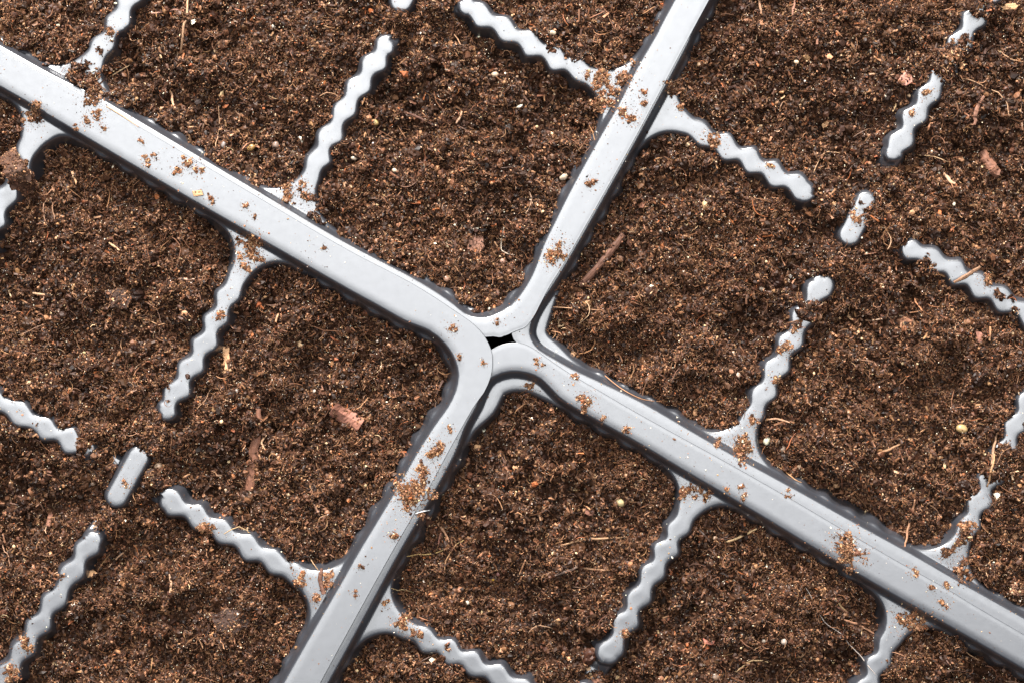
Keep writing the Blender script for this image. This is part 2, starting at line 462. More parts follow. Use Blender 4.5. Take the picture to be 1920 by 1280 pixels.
def worley(x, y, scale, seed):
    u = x / scale + 50; v = y / scale + 50
    iu, iv = np.floor(u).astype(np.int64), np.floor(v).astype(np.int64)
    best = np.full(x.shape, 9.0); amp = np.zeros(x.shape)
    for a in (-1, 0, 1):
        for b in (-1, 0, 1):
            jx = iu + a + 0.5 + 0.45 * hashf(iu + a, iv + b, seed); jy = iv + b + 0.5 + 0.45 * hashf(iu + a, iv + b, seed + 7)
            d = np.hypot(u - jx, v - jy); m = d < best
            amp = np.where(m, hashf(iu + a, iv + b, seed + 13), amp); best = np.minimum(best, d)
    return np.clip(1 - best * best * 1.9, 0, 1) * (0.6 + 0.4 * amp)
WX = GX + 9 * vnoise(GX, GY, 30, 61); WY = GY + 9 * vnoise(GX, GY, 30, 62)
CLOD = 9.0 * worley(WX, WY, 46, 3) * np.clip(0.5 + vnoise(GX, GY, 120, 64), 0, 1) + 5.5 * worley(WX, WY, 21, 5) + 3.0 * worley(GX, GY, 10, 8) - 7.0
BASE = {'left': -45.0, 'top': -44.0, 'bottom': -48.0, 'right': -50.0}
PIT = -38 * np.clip(vnoise(GX, GY, 34, 71) + 0.5 * vnoise(GX, GY, 13, 72) - 0.48, 0, 1) * np.clip(0.7 + vnoise(GX, GY, 160, 73), 0, 1.4)
nz = PIT + 3.4 * CLOD + (13.0 * vnoise(GX, GY, 150, 1) + 18.0 * vnoise(GX, GY, 62, 2) + 8.0 * vnoise(GX, GY, 24, 3) + 3.0 * vnoise(GX, GY, 12, 4) + 1.6 * vnoise(GX, GY, 6.5, 6))
for key, E in EV.items():
    zb = BASE[key]
    s = zb + nz
    for (x, y, r, a) in BUMPS:
        if a >= 14: continue
        x, y = W((x, y), -30)
        s = s + (a if a > 0 else a * 1.5) * np.exp(-((GX - x) ** 2 + (GY - y) ** 2) / (r * r) * 0.9)
    cap = E['zl'] + 1.0
    s0 = zb + nz; near_ = np.exp(-(np.clip(np.minimum(E['d_div'], E['d_in']), 0, 400) / 55.0) ** 2); kk = 0.2 + 0.75 * (1 - near_); s0 = np.where(s0 > cap, cap + (s0 - cap) * kk, s0); s = s - (zb + nz) + s0
    if 'cpt' in TR[key]:
        c_ = W(TR[key]['cpt'], -38); gg = np.exp(-(((GX - c_[0]) ** 2 + (GY - c_[1]) ** 2) / 120.0 ** 2) ** 2)
        s = s - gg * 17 * np.exp(-np.clip(E['d_fr'], 0, None) / 16.0) - 60 * gg * (E['d_fr'] < -2)
    rec = np.exp(-np.clip(E['d_in'] - 12, 0, None) / 15.0)
    wob = 0.45 + 0.5 * vnoise(GX, GY, 60, 41) + 0.5 * vnoise(GX, GY, 26, 42)
    s = s - rec * ((1 + 12 * wob) if key in ('left', 'bottom') else (6 * wob - 11 if key == 'top' else 7 * wob - 6))
    s = s + (4.5 * vnoise(GX, GY, 110, 21) + 4.0 * vnoise(GX, GY, 45, 22)) * np.clip((np.minimum(E['d_div'], E['d_in']) - 10) / 50, 0, 1)
    s = s - (1.5 + 15 * vnoise(GX, GY, 36, 91) + 8 * vnoise(GX, GY, 90, 92)) * np.exp(-np.clip(np.minimum(E['d_div'], 60), 0, None) / 11.0)
    for (x, y, r, a) in BUMPS:
        if a < 14: continue
        x, y = W((x, y), -30); g_ = np.exp(-(((GX - x) ** 2 + (GY - y) ** 2) / (r * r * 1.25)) ** 1.5)
        g_ = np.clip(g_ * (1 + 0.5 * vnoise(GX, GY, 14, 81)), 0, 1) * (E['d_in'] > 6)
        s = s * (1 - g_) + g_ * (E['zl'] + 5 + 0.15 * a + 0.3 * nz * (nz > -8))
    for (x, y, r, a) in ((150, 165, 30, 34), (185, 200, 22, 26)):
        s = s + (key == 'top') * a * 0.5 * np.exp(-((GX - x) ** 2 + (GY - y) ** 2) / (r * r))
    SOIL[key] = s

# ------------------------------------------------------------------ grain generators
def icosa():
    t = (1 + 5 ** .5) / 2
    v = np.array([(-1, t, 0), (1, t, 0), (-1, -t, 0), (1, -t, 0), (0, -1, t), (0, 1, t), (0, -1, -t), (0, 1, -t), (t, 0, -1), (t, 0, 1), (-t, 0, -1), (-t, 0, 1)], float)
    v /= np.linalg.norm(v[0])
    f = np.array([(0, 11, 5), (0, 5, 1), (0, 1, 7), (0, 7, 10), (0, 10, 11), (1, 5, 9), (5, 11, 4), (11, 10, 2), (10, 7, 6), (7, 1, 8), (3, 9, 4), (3, 4, 2), (3, 2, 6), (3, 6, 8), (3, 8, 9), (4, 9, 5), (2, 4, 11), (6, 2, 10), (8, 6, 7), (9, 8, 1)])
    return v, f
def subdiv(v, f):
    v = list(map(tuple, v)); cache = {}; out = []
    def mid(a, b):
        k = (min(a, b), max(a, b))
        if k not in cache:
            m = (np.array(v[a]) + np.array(v[b])) / 2; m /= np.linalg.norm(m)
            cache[k] = len(v); v.append(tuple(m))
        return cache[k]
    for a, b, c in f:
        ab, bc, ca = mid(a, b), mid(b, c), mid(c, a)
        out += [(a, ab, ca), (b, bc, ab), (c, ca, bc), (ab, bc, ca)]
    return np.array(v), np.array(out)
ICO_V, ICO_F = icosa()
ICO2_V, ICO2_F = subdiv(ICO_V, ICO_F)
ICO3_V, ICO3_F = subdiv(ICO2_V, ICO2_F)

def rand_rot(n, flat=1.0):
    q = rng.normal(size=(n, 4)); q /= np.linalg.norm(q, axis=1, keepdims=True)
    w, x, y, z = q.T
    return np.stack([np.stack([1 - 2 * (y * y + z * z), 2 * (x * y - z * w), 2 * (x * z + y * w)], -1),
                     np.stack([2 * (x * y + z * w), 1 - 2 * (x * x + z * z), 2 * (y * z - x * w)], -1),
                     np.stack([2 * (x * z - y * w), 2 * (y * z + x * w), 1 - 2 * (x * x + y * y)], -1)], 1)

class Soup:
    def __init__(s): s.v = []; s.f = []; s.c = []; s.n = 0
    def add(s, v, f, c):
        """v (N,K,3), f (F,3), c (N,3)"""
        N, K = v.shape[:2]
        if N == 0: return
        s.v.append(v.reshape(-1, 3)); s.c.append(np.repeat(c, K, 0))
        s.f.append((f[None] + (np.arange(N) * K)[:, None, None] + s.n).reshape(-1, 3)); s.n += N * K
    def build(s, name, mat, smooth=False, origin=None):
        return mesh_obj(name, np.vstack(s.v), np.vstack(s.f), mat, None, smooth, np.vstack(s.c), origin=origin)

def blobs(soup, pos, r, col, jit=0.35, an=(0.55, 1.25), base=(ICO_V, ICO_F)):
    n = len(pos)
    if n == 0: return
    bv, bf = base
    v = bv[None] * (1 + jit * rng.uniform(-1, 1, (n, len(bv), 1)))
    v = v * rng.uniform(an[0], an[1], (n, 1, 3)) * np.asarray(r)[:, None, None]
    v = np.einsum('nij,nkj->nki', rand_rot(n), v) + pos[:, None]
    soup.add(v, bf, col)

def fibres(soup, pos, length, rad, col, k=6, curl=0.5, lift=0.25, flat=1.0):
    n = len(pos)
    if n == 0: return
    ang = rng.uniform(0, 2 * math.pi, n); dz = rng.uniform(-lift, lift, n); turn = rng.normal(0, curl, n)
    pts = np.zeros((n, k, 3)); p = np.array(pos, float).copy()
    seg = np.asarray(length) / (k - 1)
    a = ang.copy()
    dirs = []
    for i in range(k):
        pts[:, i] = p
        d = np.stack([np.cos(a), np.sin(a), dz], -1); d /= np.linalg.norm(d, axis=1, keepdims=True); dirs.append(d)
        p = p + d * seg[:, None]
        a = a + turn + rng.normal(0, curl * 0.6, n); dz = np.clip(dz + rng.normal(0, lift * 0.7, n) - 0.03, -0.8, 0.8)
    pts -= pts.mean(1, keepdims=True) - np.asarray(pos)[:, None]
    dirs = np.stack(dirs, 1)
    up = np.array([0, 0, 1.0]) + rng.normal(0, .3, (n, 1, 3))
    s1 = np.cross(dirs, up); s1 /= np.linalg.norm(s1, axis=2, keepdims=True) + 1e-9
    s2 = np.cross(s1, dirs)
    taper = np.array([0.55, 1, 1, 0.9, 0.8, 0.35, .3, .3])[:k] if k <= 8 else np.ones(k)
    rr = np.asarray(rad)[:, None, None] * taper[None, :, None]
    ring = [pts + s1 * rr, pts - s1 * rr * 0.5 + s2 * rr * 0.8 * flat, pts - s1 * rr * 0.5 - s2 * rr * 0.8 * flat]
    v = np.stack(ring, 2).reshape(n, k * 3, 3)
    f = []
    for i in range(k - 1):
        for j in range(3):
            A, B = i * 3 + j, i * 3 + (j + 1) % 3
            f += [(A, B, B + 3), (A, B + 3, A + 3)]
    f += [(0, 2, 1), (k * 3 - 3, k * 3 - 2, k * 3 - 1)]
    soup.add(v, np.array(f), col)

SHARD_V = np.array([(x, y, z) for x in (-1, 0, 1) for y in (-1, 1) for z in (-1, 1)], float)
def _shf():
    f = []
    def q(a, b, c, d): f.extend([(a, b, c), (a, c, d)])
    q(0, 1, 3, 2); q(8, 10, 11, 9)
    for s in (0, 4):
        q(s, s + 4, s + 5, s + 1); q(s + 2, s + 3, s + 7, s + 6); q(s + 1, s + 5, s + 7, s + 3); q(s, s + 2, s + 6, s + 4)
    return np.array(f)
SHARD_F = _shf()
def shards(soup, pos, l, w, t, col, tilt=0.5):
    n = len(pos)
    if n == 0: return
    v = SHARD_V[None] * np.stack([l, w, t], -1)[:, None]
    v = v * (1 + 0.35 * rng.uniform(-1, 1, (n, 12, 1)))
    v[:, 4:8, 2] += (rng.uniform(-.3, .3, n) * l)[:, None]
    a = rng.uniform(0, 2 * math.pi, n); b = rng.normal(0, tilt, n); c = rng.normal(0, tilt, n)
    ca, sa, cb, sb, cc, sn = np.cos(a), np.sin(a), np.cos(b), np.sin(b), np.cos(c), np.sin(c)
    z0, o1 = np.zeros(n), np.ones(n)
    Rz = np.stack([np.stack([ca, -sa, z0], -1), np.stack([sa, ca, z0], -1), np.stack([z0, z0, o1], -1)], 1)
    Ry = np.stack([np.stack([cb, z0, sb], -1), np.stack([z0, o1, z0], -1), np.stack([-sb, z0, cb], -1)], 1)
    Rx = np.stack([np.stack([o1, z0, z0], -1), np.stack([z0, cc, -sn], -1), np.stack([z0, sn, cc], -1)], 1)
    v = np.einsum('nij,njk,nkl,nml->nmi', Rz, Ry, Rx, v) + pos[:, None]
    soup.add(v, SHARD_F, col)

PAL = np.array([(0.017, 0.0075, 0.0042), (0.035, 0.0155, 0.0085), (0.068, 0.030, 0.016), (0.145, 0.068, 0.035), (0.29, 0.150, 0.080), (0.48, 0.33, 0.20), (0.75, 0.68, 0.56), (0.30, 0.10, 0.04)])
def pal(n, w):
    w = np.array(w, float); w /= w.sum()
    c = PAL[rng.choice(len(PAL), n, p=w)]
    return np.array([1.03, 0.99, 0.93]) * c * rng.uniform(0.7, 1.35, (n, 1)) * rng.uniform(0.93, 1.07, (n, 3))

# ------------------------------------------------------------------ potting soil (uncountable: one mass per tray)
SOIL_TEXT = {
    'left': 'loose brown potting soil filling the cells of the left tray, below the long diagonal rim',
    'top': 'loose brown potting soil filling the cells of the top tray, with a hollow near the right rim',
    'bottom': 'loose brown potting soil filling the cells of the bottom tray, between the two lower rims',
    'right': 'loose brown potting soil filling the right tray and spilling over its dividers',
}
def soil_points(key, n, pad=90):
    x = rng.uniform(-pad, 1920 + pad, n); y = rng.uniform(-pad, 1280 + pad, n)
    i, j = gidx(x, y); E = EV[key]
    s = SOIL[key][i, j]; p = E['h'][i, j]
    ok = (E['d_in'][i, j] > 5) & (s > p - 1.5)
    return x[ok], y[ok], s[ok]

def build_soil(key):
    E = EV[key]; s = SOIL[key]
    ok = (E['d_in'] > 4)
    q = ok[:-1, :-1] & ok[1:, :-1] & ok[:-1, 1:] & ok[1:, 1:]
    # leave out what lies well under the plastic
    above = s > E['h'] - 14
    q &= above[:-1, :-1] | above[1:, :-1] | above[:-1, 1:] | above[1:, 1:]
    qi, qj = np.nonzero(q)
    idx = np.arange(NX * NY).reshape(NY, NX)
    F = np.stack([idx[qi, qj], idx[qi + 1, qj], idx[qi + 1, qj + 1], idx[qi, qj + 1]], -1)
    us, iv = np.unique(F, return_inverse=True); F = iv.reshape(F.shape)
    V = np.stack([GX, GY, s - 2.0], -1).reshape(-1, 3)[us]
    col = np.repeat(PAL[1][None], len(V), 0) * (1 + 0.45 * vnoise(V[:, 0], V[:, 1], 9, 9))[:, None]
    tri = np.vstack([F[:, [0, 1, 2]], F[:, [0, 2, 3]]])
    so = Soup(); so.v.append(V); so.c.append(col); so.f.append(tri); so.n = len(V)
    def fluff(x, y): return vnoise(x, y, 110, 21) + 0.6 * vnoise(x, y, 45, 22)
    NT = 1.0
    # dark and mid crumbs
    x, y, z = soil_points(key, int(120000 * NT)); n = len(x); r = rng.gamma(2.6, 0.75, n) + 0.9; r = np.minimum(r, 6.0)
    blobs(so, np.stack([x, y, z + rng.uniform(-1.5, 4, n)], -1), r, pal(n, [32, 36, 20, 7, 2.0, 0.3, 0.1, 0.4]), 0.42, (0.3, 1.45))
    # larger lumps
    x, y, z = soil_points(key, 2600); n = len(x)
    blobs(so, np.stack([x, y, z + rng.uniform(-2, 3, n)], -1), rng.uniform(4, 8, n), pal(n, [30, 40, 24, 5, 0.6, 0, 0, 0.3]), 0.28, (0.6, 1.1), (ICO2_V, ICO2_F))
    x, y, z = soil_points(key, 150); n = len(x)
    blobs(so, np.stack([x, y, z - 5], -1), rng.uniform(9, 17, n), pal(n, [40, 45, 15, 0, 0, 0, 0, 0]), 0.16, (0.6, 1.1), (ICO3_V, ICO3_F))
    # fluffy light peat crumbs, gathered in patches
    x, y, z = soil_points(key, int(165000 * NT)); k = rng.uniform(-0.9, 0.8, len(x)) < fluff(x, y); x, y, z = x[k], y[k], z[k]; n = len(x)
    blobs(so, np.stack([x, y, z + rng.uniform(1, 7, n)], -1), rng.uniform(0.9, 2.4, n), pal(n, [4, 12, 30, 38, 14, 1.2, 0.2, 1.2]), 0.4)
    # flakes and chips
    x, y, z = soil_points(key, int(34000 * NT)); n = len(x)
    shards(so, np.stack([x, y, z + rng.uniform(0, 5, n)], -1), rng.gamma(3, 1.1, n) + 1.2, rng.uniform(0.7, 1.8, n), rng.uniform(0.3, 0.9, n), pal(n, [12, 26, 34, 20, 6, 0.4, 0, 1.2]))
    # short fibres, then long hair roots
    x, y, z = soil_points(key, int(100000 * NT)); k = rng.uniform(-1.2, 0.8, len(x)) < fluff(x, y); x, y, z = x[k], y[k], z[k]; n = len(x)
    fibres(so, np.stack([x, y, z + rng.uniform(1, 8, n)], -1), rng.gamma(3, 3.2, n) + 3, rng.uniform(0.35, 0.8, n), pal(n, [3, 12, 32, 38, 14, 0.8, 0, 1.5]), 5, 0.6, 0.6)
    x, y, z = soil_points(key, 1300); n = len(x)
    fibres(so, np.stack([x, y, z + rng.uniform(5, 10, n)], -1), rng.gamma(4, 8, n) + 12, rng.uniform(0.55, 1.0, n), pal(n, [0, 8, 32, 42, 16, 0.5, 0, 2]), 8, 0.33, 0.12)
    # sand and grit
    x, y, z = soil_points(key, int(42000 * NT)); n = len(x)
    blobs(so, np.stack([x, y, z + rng.uniform(2.5, 8, n)], -1), rng.uniform(0.5, 1.05, n), pal(n, [0, 0, 2, 8, 20, 26, 12, 2]), 0.2)
    x, y, z = soil_points(key, 650); n = len(x)
    blobs(so, np.stack([x, y, z + rng.uniform(3, 6, n)], -1), rng.uniform(1.8, 3.6, n), pal(n, [0, 0, 6, 20, 34, 20, 3, 3]), 0.16, (0.7, 1.1), (ICO2_V, ICO2_F))
    o = so.build('potting_soil', M_SOIL)
    tag(o, SOIL_TEXT[key], 'potting soil', None, 'stuff')
    return so.n

tot = 0
for key in ('left', 'top', 'bottom', 'right'):
    tot += build_soil(key)
print('soil verts', tot)

# ------------------------------------------------------------------ surface height under a photo point
TOP = PL.copy()
for key, E in EV.items():
    TOP = np.where(E['d_in'] > 5, np.maximum(TOP, SOIL[key]), TOP)
def drop(px, py):
    """plan x, y and height where the sight line through photo point (px,py) meets the scene"""
    z = -20.0
    for _ in range(6):
        q = W((px, py), z); i, j = gidx(q[0], q[1]); z = TOP[i, j]
    return q[0], q[1], float(z)

# dust: fine specks that nobody could count
so = Soup()
n = 30000
x = rng.uniform(-60, 1980, n); y = rng.uniform(-60, 1340, n); i, j = gidx(x, y)
dens = (0.5 + 0.5 * vnoise(x, y, 70, 55)) ** 2.2 + 0.06
slope = np.zeros(n)
ok = (PL[i, j] > -46) & (PL[i, j] >= TOP[i, j] - 0.5) & (rng.uniform(0, 1, n) < dens)
x, y, z = x[ok], y[ok], PL[i, j][ok]; n = len(x)
blobs(so, np.stack([x, y, z + 0.5], -1), np.minimum(rng.gamma(1.6, 0.30, n) ** 1.35 + 0.33, 3.0), pal(n, [3, 5, 12, 26, 28, 14, 16, 2]), 0.35)
o = so.build('soil_dust', M_SOIL)
tag(o, 'fine brown and pale dust specks sprinkled over the grey rims and dividers', 'dust', None, 'stuff')

# ------------------------------------------------------------------ crumb clumps lying on the plastic
def clump(px, py, r, label, ry=None, rot=0.0, group='soil crumbs lying on the grey plastic', dark=False, seed=0):
    cx, cy, cz = drop(px, py); so = Soup(); ry = ry or r
    ca, sa = math.cos(rot), math.sin(rot)
    area_ = r * ry
    n = int(area_ * 1.0) + 8
    # uneven outline from a handful of sub-lumps
    m = max(2, int(3 + area_ / 38)); sx = rng.normal(0, 0.55, m) * r; sy = rng.normal(0, 0.55, m) * ry
    which = rng.integers(0, m, n)
    sp = rng.uniform(0.10, 0.32, m)[which]
    ux = sx[which] + rng.normal(0, 1, n) * r * sp; uy = sy[which] + rng.normal(0, 1, n) * ry * sp
    x = cx + ux * ca - uy * sa; y = cy + ux * sa + uy * ca
    i, j = gidx(x, y); base = np.maximum(TOP[i, j], cz - 10)
    dens = np.exp(-((ux / r) ** 2 + (uy / ry) ** 2) * 1.6)
    z = base + 0.8 + rng.uniform(0, 1, n) * (1.5 + min(r, ry) * 0.42) * dens
    w = [10, 20, 30, 26, 10, 1, 0.3, 1] if dark else [1, 5, 20, 40, 30, 4, 1, 3]
    rad = np.clip(rng.gamma(3, 0.42, n) + 0.5, 0.6, 0.16 * r + 1.6)
    blobs(so, np.stack([x, y, z], -1), rad, pal(n, w), 0.4)
    k = rng.uniform(0, 1, n) < 0.55
    fibres(so, np.stack([x, y, z + 0.8], -1)[k], rng.gamma(3, 1.3, k.sum()) + 2 + 0.1 * r, rng.uniform(0.35, 0.75, k.sum()), pal(k.sum(), w), 5, 0.7, 0.5)
    k = rng.uniform(0, 1, n) < 0.3
    shards(so, np.stack([x, y, z + 0.8], -1)[k], rng.uniform(1.2, 3.2, k.sum()), rng.uniform(0.6, 1.5, k.sum()), rng.uniform(0.3, 0.6, k.sum()), pal(k.sum(), w))
    k = int(n * 0.9) + 6       # fine dust shed around the clump
    x = cx + rng.normal(0, 1.0, k) * r * 0.95; y = cy + rng.normal(0, 1.0, k) * r * 0.95; i, j = gidx(x, y)
    m_ = PL[i, j] > cz - 8
    blobs(so, np.stack([x, y, np.maximum(TOP[i, j], cz - 8) + 0.4], -1)[m_], rng.gamma(2, 0.22, m_.sum()) + 0.3, pal(m_.sum(), w), 0.35)
    org = ((cx - CX) * S, -(cy - CY) * S, cz * S)
    o = so.build('soil_clump', M_SOIL, origin=org)
    tag(o, label, 'soil clump', group)
    return o

CL = [
    # left half of the long diagonal rim
    (70, 196, 7, 'tiny tan crumb near the left end of the long diagonal rim'),
    (62, 222, 15, 'ragged brown crumb on the inner wall of the diagonal rim at far left'),
    (162, 226, 9, 'left one of a pair of crumbs on the diagonal rim below the soil spill'),
    (182, 217, 10, 'right one of a pair of crumbs on the diagonal rim below the soil spill'),
    (194, 240, 5, 'small crumb just below a pair of crumbs on the diagonal rim'),
    (143, 239, 5, 'small crumb at the lower edge of the diagonal rim, left of a pair of crumbs'),
    (265, 267, 5, 'lone small crumb in the middle of the diagonal rim at upper left'),
    (275, 305, 8, 'crumb near the lower edge of the diagonal rim'),
    (293, 293, 5, 'small upright crumb on the diagonal rim right of a bigger crumb'),
    (332, 320, 9, 'split crumb mid diagonal rim, left of a larger clump at its upper edge'),
    (355, 306, 11, 'larger crumb clump on the upper edge of the diagonal rim at upper left'),
    (371, 320, 8, 'flat crumb below the clump on the upper edge of the diagonal rim'),
    (395, 375, 7, 'star shaped crumb on the diagonal rim, left of three flat bits'),
    (460, 386, 6, 'thin crumb on the diagonal rim above the divider covered in crumbs'),
    (478, 406, 3.5, 'very small crumb on the diagonal rim, right of the thin one'),
    (609, 465, 5, 'small dark crumb on the diagonal rim where it crosses towards the centre'),
    (849, 617, 9, 'forked crumb on the rounded corner of the left tray rim'),
    (861, 668, 6, 'round crumb on the inner edge of the rounded left tray corner'),
    (906, 680, 5, 'small crumb near the outer edge of the rounded left tray corner'),
    # dividers of the top tray
    (178, 168, 24, 'large dark soil clump spilled onto the diagonal rim edge at upper left'),
    (207, 60, 9, 'crumb clump on the scalloped divider at the upper left edge of the photo'),
    (578, 370, 16, 'dark crumb clump on the flared foot of the upper divider touching the diagonal rim'),
    (545, 357, 15, 'loose crumb clump at the left side of the flared foot of the upper divider'),
    (566, 345, 8, 'curled crumb in the middle of the flared foot of the upper divider'),
    # upper right arm
    (1126, 155, 20, 'large loose crumb clump on the divider foot left of the upper right rim'),
    (1141, 186, 20, 'lower stretched crumb clump on the divider foot beside the upper right rim'),
    (1172, 143, 17, 'crumb clump against the left side of the upper right rim'),
    (1100, 142, 7, 'small oval crumb on the divider left of the crumb covered foot'),
    (1161, 210, 9, 'crumb on the left edge of the upper right rim below the divider foot'),
    (1185, 218, 13, 'long crumb clump on the upper right rim close to its torn lip'),
    (1209, 193, 8, 'narrow lower crumb of two in the middle of the upper right rim'),
    (1208, 172, 6, 'narrow upper crumb of two in the middle of the upper right rim'),
    (1257, 162, 9, 'thin branching crumb on the ledge right of the upper right rim'),
    (1277, 198, 9, 'crumb at the cell edge right of the upper right rim'),
    (1107, 343, 10, 'single crumb in the middle of the upper right rim half way down'),
    (1046, 475, 19, 'dense round crumb clump on the upper right rim above the black gap'),
    (931, 602, 6, 'crumb on the torn rim corner just above the black gap'),
    # lower right arm
    (1008, 680, 7, 'round crumb on the bottom tray corner below the black gap'),
    (993, 724, 9, 'curled crumb in the groove inside the bottom tray corner'),
    (1076, 708, 7, 'flat long crumb on the lower right rim near the bottom tray corner'),
    (1096, 754, 14, 'hooked crumb clump on the lower right rim near its start'),
    (1130, 784, 6, 'small crumb on the lower edge of the lower right rim near its start'),
    (1175, 805, 7, 'upright thin crumb in the middle of the lower right rim'),
    (1390, 914, 6, 'crumb beside a small dent in the lower right rim'),
    (1363, 918, 5, 'small crumb left of the dent in the lower right rim'),
    (1394, 931, 6, 'lighter crumb below the dent in the lower right rim'),
    (1480, 925, 6, 'pointed crumb on the bright upper strip of the lower right rim'),
    (1583, 1030, 25, 'big spread crumb clump across the lower right rim'),
    (1748, 1102, 6, 'upright crumb on the lower right rim past the big spread clump'),
    (1770, 1132, 9, 'thin crumb near the lower edge of the lower right rim at far right'),
    (1714, 1073, 7, 'crumb on the edge line of the lower right rim past the big clump'),
    (1774, 1098, 7, 'crumb on the edge line of the lower right rim at far right'),
    # lower right arm, upper side dividers
    (1392, 836, 22, 'large crumb clump on the divider foot above the lower right rim'),
    (1415, 786, 11, 'crumb clump at the right edge of the divider above the lower right rim'),
    (1345, 824, 8, 'small crumb at the left of the clump above the lower right rim'),
    (1374, 794, 7, 'flat crumb in the upper part of the divider foot above the lower right rim'),
    (1455, 712, 8, 'crumb at the right edge of the crumb strewn divider, upper middle'),
    (1472, 655, 12, 'long loose crumbs across the soil dusted divider right of centre'),
    (1490, 620, 9, 'uppermost crumbs on the soil dusted divider right of centre'),
    (1780, 1033, 15, 'dark crumb clump on the right divider foot near the lower right rim'),
    (1802, 1012, 12, 'upper dark crumb clump on the right divider foot near the lower right rim'),
    (1808, 1065, 18, 'dark crumb pile where the right divider foot meets the lower right rim'),
    (1815, 985, 12, 'loose crumbs on the neck of the right divider'),
    # lower right arm, lower side dividers
    (1290, 925, 15, 'crumb clump on the divider foot directly below the lower right rim'),
    (1308, 918, 8, 'tan oval crumb beside the clump on the divider foot below the lower right rim'),
    (1325, 931, 8, 'narrow crumb right of the tan oval one on the divider foot below the rim'),
    (1700, 1157, 20, 'wide crumb clump on the last divider foot below the lower right rim'),
    (1733, 1172, 14, 'second crumb clump right of the wide one on the last divider foot below the rim'),
    (1715, 1190, 6, 'small crumb under the wide clump on the last divider foot'),
    # lower left arm
    (815, 846, 17, 'scattered crumb clump at the upper part of the lower left rim'),
    (793, 893, 18, 'branching crumb clump in the middle of the lower left rim, above a larger one'),
    (772, 930, 25, 'largest crumb clump on the lower left rim'),
    (737, 1004, 9, 'single pale crumb on the lower left rim below the branching clumps'),
    (675, 1062, 6, 'thin dark crumb on the lower left rim'),
    (666, 1111, 5, 'small flat crumb low on the lower left rim'),
    (842, 803, 6, 'small crumb at the top of the lower left rim'),
    (755, 1166, 15, 'crumb clump on the divider foot right of the lower left rim'),
    (780, 1188, 11, 'trailing crumbs at the neck of the divider right of the lower left rim'),
    (723, 1130, 7, 'small upright crumb on the ledge right of the lower left rim'),
    (1172, 1188, 12, 'narrow upright crumbs near the end of the bottom scalloped divider'),
    # left tray dividers
    (464, 460, 20, 'brown crumb clump on the divider foot just below the long diagonal rim'),
    (484, 480, 13, 'compact brown lump at the right of the clump below the long diagonal rim'),
    (455, 500, 10, 'loose crumbs hanging below the clump on the foot under the diagonal rim'),
    (413, 590, 10, 'small crumbs on the second bulge of the left tray divider'),
    (388, 990, 14, 'rust brown lump on the scalloped divider at lower left'),
    (567, 1086, 14, 'curled crumbs on the divider foot left of the lower left rim'),
    (592, 1122, 9, 'oval crumb low on the divider foot left of the lower left rim'),
    (618, 1092, 14, 'crumb clump against the left wall of the lower left rim'),
    (50, 1205, 14, 'crumbs on the divider in the lower left corner of the photo'),
    (18, 1262, 15, 'crumb clump at the bottom left edge on the scalloped divider'),
    (1608, 412, 12, 'crumbs on the pill shaped post at upper right'),
    (236, 905, 7, 'crumbs at the right edge of the pill shaped post at lower left'),
    (1737, 175, 10, 'crumbs on the bulge of the upper right divider'),
    (1712, 212, 8, 'small crumbs on the second bulge of the upper right divider'),
    (1790, 110, 18, 'crumbs burying the middle of the upper right divider'),
    (1850, 525, 11, 'crumbs scattered on the scalloped divider at the right edge of the photo'),
    (1335, 262, 16, 'crumb clump on the lower edge of the divider right of the upper rim'),
    (1440, 310, 8, 'crumbs on the third bulge of the divider right of the upper rim'),
]
for c in CL:
    r = c[2]
    clump(c[0], c[1], r, c[3], ry=r * rng.uniform(0.65, 0.95), rot=rng.uniform(0, 3.1), dark=('dark' in c[3]))

# ------------------------------------------------------------------ bark pieces, chips, twigs, grit and roots
def dirt(V, F, cc, cx, cy, dens=0.018):
    """peat crumbs stuck to the upper side of a piece"""
    t = V[F].mean(1); nr = np.cross(V[F[:, 1]] - V[F[:, 0]], V[F[:, 2]] - V[F[:, 0]]); ar = np.linalg.norm(nr, axis=1) / 2
    k = np.nonzero(rng.uniform(0, 1, len(F)) < ar * dens)[0]
    k = np.repeat(k, 2)
    if len(k) == 0: return V, F, cc
    w = rng.dirichlet((1, 1, 1), len(k)); p = np.einsum('ni,nij->nj', w, V[F[k]])
    p[:, 2] += 0.5
    so = Soup(); so.v.append(V); so.f.append(F); so.c.append(cc); so.n = len(V)
    blobs(so, p, rng.gamma(2.5, 0.4, len(k)) + 0.5, pal(len(k), [10, 20, 30, 26, 12, 2, 1, 1]), 0.4, (0.4, 1.4))
    fibres(so, p[::3], rng.uniform(3, 9, len(p[::3])), rng.uniform(0.3, 0.6, len(p[::3])), pal(len(p[::3]), [3, 10, 28, 36, 20, 2, 0, 0]), 5, 0.6, 0.3)
    return np.vstack(so.v), np.vstack(so.f), np.vstack(so.c)

